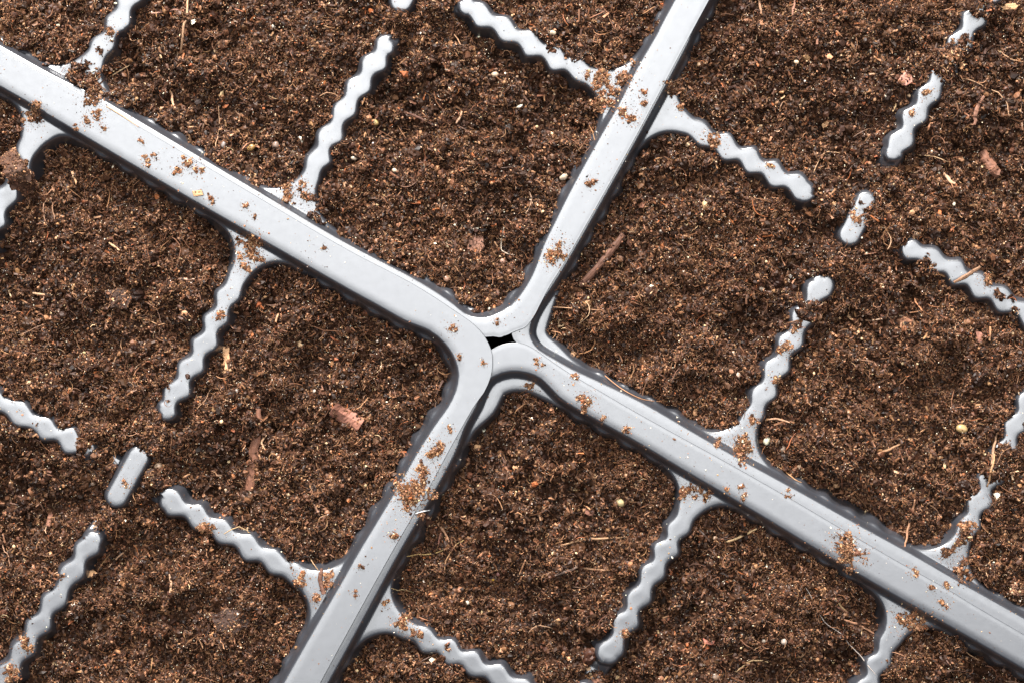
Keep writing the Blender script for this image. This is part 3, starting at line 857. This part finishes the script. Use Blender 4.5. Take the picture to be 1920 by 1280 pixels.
def stick(name, pts, w, label, cat, col, group, thick=0.6, sides=9, taper=(0.9, 1, 1, 0.85), raise_=0.35, mat=None, rough=0.12, end=0.0):
    P = []
    for k, (a, b) in enumerate(pts):
        P.append((a, b))
    P = np.array(P, float)
    n = 18
    t = np.linspace(0, len(P) - 1, n)
    sp = smooth_poly(P) if len(P) > 2 else P
    L = np.concatenate([[0], np.cumsum(np.hypot(*np.diff(sp, axis=0).T))])
    s = np.linspace(0, L[-1], n)
    cx = np.interp(s, L, sp[:, 0]); cy = np.interp(s, L, sp[:, 1])
    q = np.array([drop(a, b) for a, b in zip(cx, cy)])
    z = q[:, 2].copy()
    zf = np.polyfit(np.linspace(0, 1, n), z, 2 if L[-1] > 60 else 1)
    zs = np.polyval(zf, np.linspace(0, 1, n))
    zs = np.maximum(zs, z - 2) if L[-1] < 60 else zs
    zs = zs + w * raise_ + 3.0 + end * np.linspace(0, 1, n)
    q[:, 2] = zs
    hw = w / 2 * np.interp(np.linspace(0, 1, n), np.linspace(0, 1, len(taper)), taper)
    d = np.gradient(q[:, :2], axis=0); d /= np.hypot(d[:, 0], d[:, 1])[:, None]
    nx, ny = -d[:, 1], d[:, 0]
    V = []; F = []
    prof = 1 + rough * rng.uniform(-1, 1, (sides,))
    for i in range(n):
        wob = 1 + rough * rng.uniform(-1, 1)
        for k in range(sides):
            a = 2 * math.pi * k / sides
            u = math.cos(a) * hw[i] * wob * prof[k]; v = math.sin(a) * hw[i] * thick * prof[k] * (1 + rough * rng.uniform(-1, 1))
            V.append((q[i, 0] + nx[i] * u, q[i, 1] + ny[i] * u, q[i, 2] + v))
    for i in range(n - 1):
        for k in range(sides):
            A, B = i * sides + k, i * sides + (k + 1) % sides
            F += [(A, B, B + sides), (A, B + sides, A + sides)]
    c0, c1 = len(V), len(V) + 1
    V.append(tuple(q[0] - np.append(d[0], 0) * hw[0] * 0.15)); V.append(tuple(q[-1] + np.append(d[-1], 0) * hw[-1] * 0.15))
    for k in range(sides):
        F.append((c0, (k + 1) % sides, k)); F.append((c1, (n - 1) * sides + k, (n - 1) * sides + (k + 1) % sides))
    V = np.array(V); F = np.array(F)
    cc = np.array(col)[None] * (1 + 0.25 * rng.uniform(-1, 1, (len(V), 1)))
    m = q[n // 2]
    if w > 9: V, F, cc = dirt(V, F, cc, 0, 0, 0.10 if w > 40 else 0.007)
    o = mesh_obj(name, V, F, mat or M_WOOD, None, w < 8, cc, origin=((m[0] - CX) * S, -(m[1] - CY) * S, m[2] * S))
    tag(o, label, cat, group)
    return o

def chip(px, py, outline, thick, label, col, cat='wood chip', name='wood_chip', group='wood chips on the soil', tilt=(0.1, 0.1), lift=4.0):
    """an angular flake: outline offsets in photo units around (px,py)"""
    cx, cy, cz = drop(px, py)
    P = np.array(outline, float); n = len(P)
    # refine the outline a little
    Q = []
    for a, b in zip(P, np.roll(P, -1, 0)):
        for t in (0, 1 / 3, 2 / 3):
            Q.append(a + (b - a) * t + rng.normal(0, 0.035, 2) * np.hypot(*(b - a)))
    Q = np.array(Q); n = len(Q)
    zt = lambda p, e: e + p[0] * tilt[0] + p[1] * tilt[1]
    V = []
    for s, e in ((0.55, thick), (0.93, thick * 0.85), (1.0, thick * 0.4), (0.97, -thick * 0.6)):
        for p in Q * s: V.append((cx + p[0], cy + p[1], cz + lift + zt(p, e) + rng.normal(0, thick * 0.12)))
    c = len(V); V.append((cx, cy, cz + lift + thick * 1.05))
    F = []
    for r in range(3):
        for k in range(n):
            A, B = r * n + k, r * n + (k + 1) % n
            F += [(A, A + n, B + n), (A, B + n, B)]
    for k in range(n): F.append((c, k, (k + 1) % n))
    V = np.array(V); F = np.array(F)
    if np.sum(P[:, 0] * np.roll(P[:, 1], -1) - P[:, 1] * np.roll(P[:, 0], -1)) > 0: F = F[:, ::-1]
    cc = np.array(col)[None] * (1 + 0.22 * rng.uniform(-1, 1, (len(V), 1)))
    V, F, cc = dirt(V, F, cc, cx, cy, 0.10 if name == 'soil_lump' else 0.012)
    o = mesh_obj(name, V, F, M_WOOD, None, False, cc, origin=((cx - CX) * S, -(cy - CY) * S, cz * S))
    tag(o, label, cat, group)
    return o

def pebble(px, py, rx, ry, rot, label, col, group='pale grit stones in the soil'):
    cx, cy, cz = drop(px, py)
    v = ICO3_V * (1 + 0.10 * vnoise(ICO3_V[:, 0] * 9 + px, ICO3_V[:, 1] * 9 + ICO3_V[:, 2] * 7, 6, 8))[:, None]
    v = v * (rx, ry, min(rx, ry) * 0.8); ca, sa = math.cos(rot), math.sin(rot)
    V = np.stack([cx + v[:, 0] * ca - v[:, 1] * sa, cy + v[:, 0] * sa + v[:, 1] * ca, cz + 3.5 + v[:, 2]], -1)
    cc = 0.62 * np.array(col)[None] * (1 + 0.16 * rng.uniform(-1, 1, (len(V), 1)))
    o = mesh_obj('grit_stone', V, ICO3_F[:, ::-1], M_STONE, None, True, cc, origin=((cx - CX) * S, -(cy - CY) * S, cz * S))
    tag(o, label, 'grit stone', group)

BR = (0.16, 0.070, 0.042); BR2 = (0.10, 0.045, 0.028); RD = (0.24, 0.105, 0.070); TN = (0.42, 0.24, 0.12); ST = (0.50, 0.33, 0.17); GR = (0.13, 0.085, 0.065)
GB = 'bark pieces lying in the soil'
stick('bark_piece', [(625, 766), (678, 796)], 27, 'short thick reddish bark stick left of the lower left rim', 'bark piece', RD, GB, 0.7, 11, (0.9, 1, 0.95, 0.9), 0.3)
stick('bark_piece', [(487, 765), (480, 830), (468, 918)], 17, 'long upright reddish bark strip in the soil of the left tray', 'bark piece', BR, GB, 0.6, 9, (0.5, 0.8, 1.1, 1.2, 0.9), 0.1)
stick('bark_piece', [(1168, 440), (1130, 490), (1088, 535)], 15, 'slim dark brown bark stick right of the upper right rim', 'bark piece', BR2, GB, 0.7, 9, (0.8, 1, 0.9, 0.7), 0.3)
stick('bark_piece', [(18, 288), (36, 322), (60, 362)], 46, 'fat crumbly bark lump lying over the divider at the left edge', 'bark piece', (0.075, 0.036, 0.022), GB, 0.6, 13, (0.6, 1, 1.05, 0.8), 0.35, rough=0.22)
stick('bark_piece', [(1838, 285), (1868, 328)], 21, 'short brown bark stick at the right edge of the photo', 'bark piece', BR, GB, 0.65, 11, (0.75, 1, 0.95, 0.8), 0.25)
stick('bark_piece', [(98, 957), (91, 985)], 10, 'small reddish bark stub in the soil above the lower left divider', 'bark piece', BR, GB, 0.7, 9, (0.8, 1, 0.8), 0.3)
stick('bark_piece', [(800, 965), (810, 992)], 13, 'small brown bark flake beside the lower left rim', 'bark piece', BR2, GB, 0.5, 9, (0.6, 1, 0.6), 0.4)
stick('bark_piece', [(605, 1062), (600, 1085), (608, 1112)], 8, 'short twig-like bark stem standing on the divider foot by the lower left rim', 'bark piece', BR2, GB, 0.8, 8, (0.6, 1, 0.9, 1.1), 0.5)
chip(890, 456, [(-18, -16), (16, -14), (19, 8), (6, 20), (-14, 12)], 5, 'square pinkish brown bark chip in the soil of the top tray', (0.22, 0.105, 0.068))
chip(1696, 148, [(-15, 8), (-4, -13), (13, -10), (14, 8), (2, 14)], 4, 'reddish pink angular chip left of the upper right divider', (0.40, 0.18, 0.13))
chip(1885, 13, [(-28, -3), (20, -6), (28, -1), (18, 5), (-24, 6)], 3, 'pale straw coloured splinter at the upper right corner', TN)
chip(423, 676, [(-6, -28), (8, -26), (9, 5), (13, 20), (-4, 24), (-12, 22), (-4, 0)], 4, 'flaky tan wood chip right of the left tray divider', (0.48, 0.27, 0.14), tilt=(0.2, 0.1))
chip(1103, 959, [(-13, -6), (2, -9), (12, -4), (8, 6), (-4, 6)], 3, 'reddish brown chip in the bottom tray right of its centre', RD)
chip(1837, 632, [(-9, -12), (8, -8), (2, 14), (-5, 8)], 3, 'pointed pink brown chip in the soil near the right edge', RD)
chip(1694, 604, [(-17, -4), (0, -10), (16, -3), (12, 8), (-10, 9)], 5, 'rounded rusty lump in the middle of the right tray soil', (0.20, 0.085, 0.045))
chip(231, 1090, [(-6, -10), (3, -12), (7, 6), (2, 11), (-5, 2)], 3, 'orange brown chip in the lower left cell', (0.42, 0.19, 0.08))
chip(1553, 107, [(-9, -3), (3, -5), (9, 1), (4, 5), (-6, 4)], 2.5, 'small orange chip in the top right cell', (0.55, 0.25, 0.13))
chip(1547, 233, [(-4, 9), (-8, 2), (2, -8), (8, -5), (4, 4)], 2.5, 'small tan flake in the middle of the top right cell', TN)
chip(1052, 606, [(-8, 9), (-4, -10), (7, -5), (5, 6)], 3, 'cream wood chip right of the bright curved ridge beside the black gap', (0.60, 0.40, 0.23))
chip(893, 837, [(-11, 3), (0, -5), (12, -3), (5, 5), (-6, 7)], 3, 'tan bark flake near the top of the bottom tray cell', TN)
chip(1517, 402, [(-9, -3), (3, -4), (9, 4), (2, 5)], 2.5, 'orange brown flake beside the upper right divider end', (0.30, 0.12, 0.05))
chip(1328, 1200, [(-12, -6), (-2, 2), (13, -2), (10, 7), (-8, 6)], 3.5, 'curved red brown flake near the bottom edge right of centre', (0.35, 0.12, 0.08))
chip(1572, 1250, [(-10, 0), (2, -8), (10, 0), (0, 8)], 3, 'dull brown flake near the bottom edge, lower right cell', BR)
chip(172, 1073, [(-12, -4), (8, -6), (13, 0), (0, 7), (-10, 8)], 3, 'pale tan flake right of the lower left divider', TN)
chip(370, 363, [(-10, -4), (9, -6), (12, 4), (-6, 6)], 3, 'small tan flake on the soil under the diagonal rim', TN)
chip(1118, 1280, [(-10, -10), (8, -10), (10, 8), (-6, 8)], 3, 'brown flake at the very bottom edge of the photo', BR)
chip(225, 560, [(-22, -16), (10, -22), (24, 0), (12, 20), (-14, 18)], 6, 'flat dark soil crust in the left tray cell', (0.05, 0.026, 0.018), 'soil lump', 'soil_lump', None)
chip(430, 1163, [(-36, -10), (-6, -26), (34, -20), (40, 4), (14, 24), (-24, 20)], 7, 'smooth dark soil crust in the lower left cell', (0.042, 0.021, 0.014), 'soil lump', 'soil_lump', None)
chip(1906, 1103, [(-12, -8), (4, -14), (12, -2), (8, 12), (-8, 10)], 5, 'pink brown lump at the right edge above the lower right rim', (0.30, 0.16, 0.10), 'soil lump', 'soil_lump', None)

PB = [
    (1803, 803, 11, 8, 0.2, 'yellow cream stone in the soil near the right edge', (0.55, 0.36, 0.16)),
    (1437, 825, 6, 9, 0.2, 'white oval seed-like stone right of the divider foot above the lower right rim', (0.85, 0.78, 0.55)),
    (1467, 841, 6, 7, 0.4, 'grey brown stone lowest of the small group above the lower right rim', (0.35, 0.25, 0.18)),
    (1458, 827, 4.5, 5, 0.4, 'small brown stone between a white and a grey brown stone', (0.28, 0.18, 0.12)),
    (297, 873, 8, 6, -0.5, 'pink cream stone right of the pill shaped post at lower left', (0.60, 0.40, 0.26)),
    (1162, 941, 9, 8, 0.3, 'pale yellow stone in the bottom tray close to its right divider', (0.62, 0.48, 0.24)),
    (471, 277, 9, 6, -0.6, 'amber yellow stone in the cell above the diagonal rim', (0.48, 0.27, 0.09)),
    (517, 273, 7, 8, 0.1, 'grey brown stone right of an amber one above the diagonal rim', (0.30, 0.20, 0.15)),
    (419, 272, 4, 6, 0.3, 'small grey stone left of an amber one above the diagonal rim', (0.33, 0.27, 0.24)),
    (703, 230, 8, 6, 0.4, 'honey yellow stone right of the upper scalloped divider', (0.60, 0.40, 0.16)),
    (664, 297, 6, 4, 0.2, 'flat cream stone below the honey yellow one', (0.65, 0.52, 0.38)),
    (1035, 62, 8, 5, 0.2, 'cream stone above the top scalloped divider', (0.66, 0.50, 0.34)),
    (1057, 332, 9, 6, -0.5, 'cream stone left of the upper right rim', (0.60, 0.45, 0.32)),
    (928, 140, 7, 5, 0.0, 'cream stone at the edge of the hollow in the top tray', (0.60, 0.44, 0.30)),
    (837, 523, 6, 6, 0.0, 'round tan seed-like stone above the corner of the top tray', (0.40, 0.21, 0.13)),
    (838, 460, 4, 7, -0.6, 'narrow cream stone left of the square bark chip', (0.62, 0.46, 0.28)),
    (942, 490, 5, 5, 0, 'pink stone near the lower part of the top tray cell', (0.50, 0.28, 0.20)),
    (1493, 117, 5, 4, 0.2, 'cream stone left of the orange chip at upper right', (0.70, 0.50, 0.32)),
    (1312, 122, 6, 5, 0.1, 'tan stone just right of the upper right rim', (0.50, 0.30, 0.16)),
    (1428, 542, 5, 4, 0.2, 'small cream stone right of centre in the corner cell', (0.62, 0.48, 0.36)),
    (1384, 703, 4.5, 5.5, -0.4, 'upper cream pink stone left of the divider above the lower right rim', (0.62, 0.44, 0.32)),
    (1374, 663, 4, 6, 0.2, 'narrow tan stone above two others left of the lower divider', (0.50, 0.32, 0.2)),
    (1344, 444, 4, 4, 0, 'tiny cream stone in the upper part of the corner cell', (0.66, 0.52, 0.38)),
    (1340, 1268, 9, 8, 0.3, 'tan pink stone at the bottom edge below the lower right rim', (0.38, 0.24, 0.16)),
    (1470, 1202, 6, 6, 0, 'pale grey stone in the lower right cell', (0.52, 0.42, 0.34)),
    (1432, 1200, 4, 4, 0, 'tiny cream stone left of a pale grey one in the lower right cell', (0.66, 0.54, 0.42)),
    (1341, 1268 - 1000 + 740, 5, 4, 0, 'tan stone just under the lower edge of the lower right rim', (0.42, 0.27, 0.17)),
    (876, 1129, 4.5, 4, 0.2, 'white stone in the left part of the bottom tray cell', (0.75, 0.66, 0.54)),
    (934, 1075, 4, 4, 0, 'pink stone near the middle of the bottom tray cell', (0.50, 0.22, 0.18)),
    (924, 1085, 3.5, 3, 0, 'tiny orange yellow stone near the middle of the bottom tray cell', (0.75, 0.42, 0.04)),
    (1181, 1057, 4.5, 4, 0, 'cream pink stone left of the bottom scalloped divider', (0.66, 0.48, 0.36)),
    (175, 905, 5, 5, 0, 'small tan stone left of the pill shaped post at lower left', (0.50, 0.34, 0.24)),
    (590, 733, 4, 4, 0, 'pale stone in the corner cell of the left tray', (0.55, 0.44, 0.36)),
    (445, 732, 5, 4, 0.2, 'grey cream stone right of the lower end of the left divider', (0.50, 0.42, 0.36)),
    (740, 320, 5, 4, 0.2, 'cream stone in the middle of the top tray', (0.62, 0.46, 0.32)),
]
for p in PB:
    pebble(*p)

GT = 'twigs and straw bits in the soil'
TW = [
    ([(1714, 935), (1706, 975), (1697, 1005), (1697, 1028)], 5, 'upright tan twig in the gap above the lower right rim', (0.26, 0.13, 0.07)),
    ([(1358, 1016), (1390, 1004), (1418, 990)], 4.5, 'pale straw twig just below the lower right rim', ST),
    ([(1050, 1022), (1090, 1011), (1130, 1008), (1175, 1006)], 5, 'long light brown twig across the bottom tray cell', (0.30, 0.17, 0.09)),
    ([(1040, 1077), (1062, 1070), (1082, 1061)], 6, 'short grey twig in the middle of the bottom tray cell', GR),
    ([(1090, 1063), (1112, 1066), (1140, 1068)], 3.5, 'thin tan twig right of the short grey one', (0.36, 0.2, 0.11)),
    ([(974, 1076), (980, 1060), (988, 1043)], 3.5, 'small forked twig in the bottom tray cell', (0.30, 0.15, 0.08)),
    ([(820, 980), (835, 998), (842, 1015)], 4.5, 'tan twig in the bottom tray right of the bark flake', (0.30, 0.16, 0.09)),
    ([(822, 1020), (826, 1000), (830, 990)], 4, 'short red brown twig beside the lower left rim', RD),
    ([(1434, 787), (1455, 784), (1482, 792)], 4, 'light tan twig right of the divider above the lower right rim', (0.44, 0.25, 0.15)),
    ([(1565, 1120), (1577, 1137), (1590, 1148)], 4, 'tan straw below the big crumb clump on the lower right rim', ST),
    ([(1578, 1160), (1605, 1168), (1638, 1186)], 5, 'brown twig pointing right under the lower right rim', (0.28, 0.14, 0.08)),
    ([(1565, 1134), (1590, 1148)], 4, 'reddish twig crossing under the tan straw', (0.2, 0.09, 0.06)),
    ([(1380, 1258), (1410, 1236), (1440, 1240)], 3, 'thin straw at the bottom edge right of centre', ST),
    ([(286, 27), (310, 22), (340, 19)], 4, 'pinkish twig near the top left edge', (0.35, 0.18, 0.13)),
    ([(340, 100), (343, 70), (350, 35), (353, 0)], 5, 'long upright straw at the top edge', (0.36, 0.21, 0.12)),
    ([(258, 105), (262, 90), (270, 76)], 3, 'short thin straw left of the long upright one', (0.38, 0.22, 0.13)),
    ([(322, 173), (325, 190), (330, 210)], 5, 'flat tan straw in the cell above the diagonal rim', (0.42, 0.24, 0.14)),
    ([(757, 210), (800, 228), (815, 240)], 5, 'dark twig in the top tray right of the upper divider', (0.08, 0.035, 0.022)),
    ([(855, 232), (863, 220), (866, 210)], 5, 'tan forked bit in the centre of the top tray', (0.45, 0.27, 0.17)),
    ([(1673, 210), (1680, 195)], 4, 'short tan straw left of the upper right divider', ST),
    ([(1825, 235), (1830, 205), (1842, 182)], 9, 'soft reddish brown twig near the right edge', (0.17, 0.08, 0.05)),
    ([(1768, 325), (1780, 340), (1790, 345)], 7, 'pale tan splinter right of the upper pill shaped post', (0.42, 0.25, 0.15)),
    ([(1670, 360), (1675, 345)], 5, 'short upright cream straw right of the upper pill shaped post', (0.5, 0.35, 0.2)),
    ([(1428, 30), (1422, 0)], 5, 'short straw at the top edge right of the rim', (0.36, 0.2, 0.12)),
    ([(1485, 30), (1490, 0)], 5, 'brown twig at the top edge, second straw right of the rim', (0.25, 0.12, 0.08)),
    ([(1785, 530), (1810, 518), (1835, 500)], 8, 'brown splinter bundle lying across the right edge divider', (0.22, 0.12, 0.07)),
    ([(1712, 560), (1722, 575), (1732, 588)], 3, 'thin reddish straw in the right tray soil', (0.40, 0.17, 0.08)),
    ([(1864, 850), (1858, 880), (1850, 912)], 5, 'tan twig hanging over the right divider', (0.36, 0.2, 0.1)),
    ([(1645, 850), (1670, 840), (1690, 830)], 5, 'light twig in the lower right part of the right tray', (0.28, 0.15, 0.08)),
    ([(1640, 600), (1690, 592)], 3, 'straight pale straw above the rusty lump', (0.36, 0.24, 0.16)),
    ([(1858, 870), (1863, 830), (1868, 812)], 6, 'upright tan twig near the right edge', (0.3, 0.17, 0.1)),
    ([(1585, 590), (1597, 600)], 5, 'short straw in the upper part of the right tray soil', (0.36, 0.22, 0.12)),
    ([(205, 455), (225, 470)], 5, 'short tan straw at the top of the left tray cell', (0.4, 0.24, 0.13)),
    ([(335, 523), (350, 524), (366, 524)], 6, 'flat pinkish straw left of the left tray divider', (0.42, 0.25, 0.17)),
    ([(62, 550), (85, 553)], 5, 'tan straw at the left edge of the left tray cell', (0.38, 0.23, 0.13)),
    ([(497, 842), (492, 830), (500, 815)], 4, 'small forked tan twig right of the long bark strip', (0.4, 0.24, 0.14)),
    ([(320, 1110), (322, 1090), (318, 1075)], 5, 'tan upright straw in the lower left cell', (0.34, 0.2, 0.12)),
    ([(205, 1062), (220, 1045), (235, 1033)], 4, 'thin forked twig right of the lower left divider', (0.34, 0.2, 0.12)),
    ([(590, 445 + 500), (600, 965)], 5, 'brown straw in the corner cell above the lower left divider', (0.3, 0.16, 0.1)),
    ([(780, 961), (793, 958), (807, 955)], 2, 'thin white plastic sliver sticking out of the lower left rim', (0.8, 0.8, 0.78)),
]
for pts, w, lab, col in TW:
    stick('twig', pts, w, lab, 'twig', col, GT, 0.8, 7, (0.6, 1, 0.9, 0.6), 0.6)

GF = 'hair-thin roots curling over the soil'
RT = [
    ([(1252, 738 + 100), (1400, 900), (1440, 905)], 'x', None),
]
RT = [
    ([(402, 590 + 130), (385, 750), (370, 765)], 'thin root left of the flaky tan wood chip', (0.3, 0.17, 0.1)),
    ([(1437, 858), (1465, 878), (1490, 898), (1502, 903)], 'orange root along the cell edge above the lower right rim', (0.42, 0.22, 0.1)),
    ([(1130, 700), (1165, 728), (1205, 748), (1240, 752)], 'orange root at the wall right of the bottom tray corner', (0.4, 0.2, 0.1)),
    ([(1130, 582), (1022, 575)][::-1], 'short stiff root reaching over the bright curved ridge', (0.4, 0.22, 0.12)),
    ([(754, 1045), (780, 1038), (815, 1036), (850, 1022), (870, 1010)], 'long yellow root over the left edge of the bottom tray cell', (0.45, 0.30, 0.12)),
    ([(834, 1070), (836, 1050), (848, 1030), (856, 1018)], 'curved brown root below the long yellow one', (0.36, 0.2, 0.1)),
    ([(733, 1102), (755, 1104), (780, 1110)], 'pale root over the dark wall of the bottom tray cell', (0.34, 0.24, 0.12)),
    ([(402, 300), (406, 270), (412, 240), (411, 200)], 'long pale root in the cell above the diagonal rim', (0.4, 0.24, 0.14)),
    ([(200, 200), (230, 218), (262, 240)], 'tan root along the upper edge of the diagonal rim', (0.42, 0.25, 0.14)),
    ([(818, 45), (845, 60), (858, 75), (870, 98)], 'curved root near the top edge of the top tray', (0.4, 0.22, 0.12)),
    ([(992, 360), (997, 375), (990, 395), (985, 400)], 'hooked pale root left of the upper right rim', (0.42, 0.26, 0.17)),
    ([(1525, 325), (1535, 300), (1550, 285), (1580, 290)], 'arched root near the end of the upper right divider', (0.42, 0.25, 0.14)),
    ([(1870, 95), (1895, 112), (1920, 118)], 'root at the right edge near the top', (0.38, 0.22, 0.12)),
    ([(1800, 145), (1850, 165), (1885, 190), (1890, 220)], 'long fine root arching near the upper right edge', (0.4, 0.24, 0.14)),
    ([(1720, 292), (1750, 294), (1775, 305)], 'pale root right of the upper right divider end', (0.42, 0.27, 0.15)),
    ([(270, 565), (295, 580), (303, 610), (298, 628)], 'curved pink root in the left tray cell', (0.32, 0.18, 0.12)),
    ([(945, 427), (940, 470), (965, 478)], 'thin translucent root below the square bark chip', (0.42, 0.34, 0.26)),
    ([(1510, 1100), (1530, 1135), (1545, 1165), (1575, 1185), (1590, 1205)], 'long white hair-like root in the lower right cell', (0.30, 0.25, 0.22)),
    ([(1590, 1205), (1610, 1225), (1630, 1250), (1640, 1262)], 'second white hair-like root nearer the bottom divider', (0.30, 0.25, 0.22)),
    ([(1790, 1200), (1815, 1225), (1845, 1240)], 'fine root beside the last divider at lower right', (0.38, 0.22, 0.12)),
    ([(1735, 940), (1755, 955), (1760, 965)], 'short root right of the upright tan twig', (0.36, 0.2, 0.12)),
    ([(1850, 1080), (1847, 1060), (1862, 1045)], 'arched tan root near the right end of the lower right rim', (0.4, 0.24, 0.13)),
    ([(90, 370), (82, 395), (88, 420)], 'root hanging from the fat bark lump', (0.32, 0.18, 0.11)),
    ([(97, 375), (102, 395), (103, 412)], 'second finer root hanging from the fat bark lump', (0.32, 0.18, 0.11)),
    ([(420, 80 + 920), (450, 985), (470, 998)], 'root above the scalloped divider at lower left', (0.4, 0.26, 0.13)),
    ([(578, 1040), (590, 1055), (598, 1070)], 'root rising by the twig-like bark stem', (0.32, 0.2, 0.11)),
    ([(0, 1010), (15, 1035), (20, 1060)], 'root at the left edge above the lower left divider', (0.32, 0.18, 0.11)),
    ([(990, 1185), (1010, 1170), (1040, 1178)], 'curled root in the lower part of the bottom tray cell', (0.34, 0.2, 0.12)),
]
for pts, lab, col in RT:
    stick('root_hair', pts, 2.0, lab, 'root', col, GF, 1.0, 5, (0.7, 1, 0.9, 0.5), 0.8, end=3)
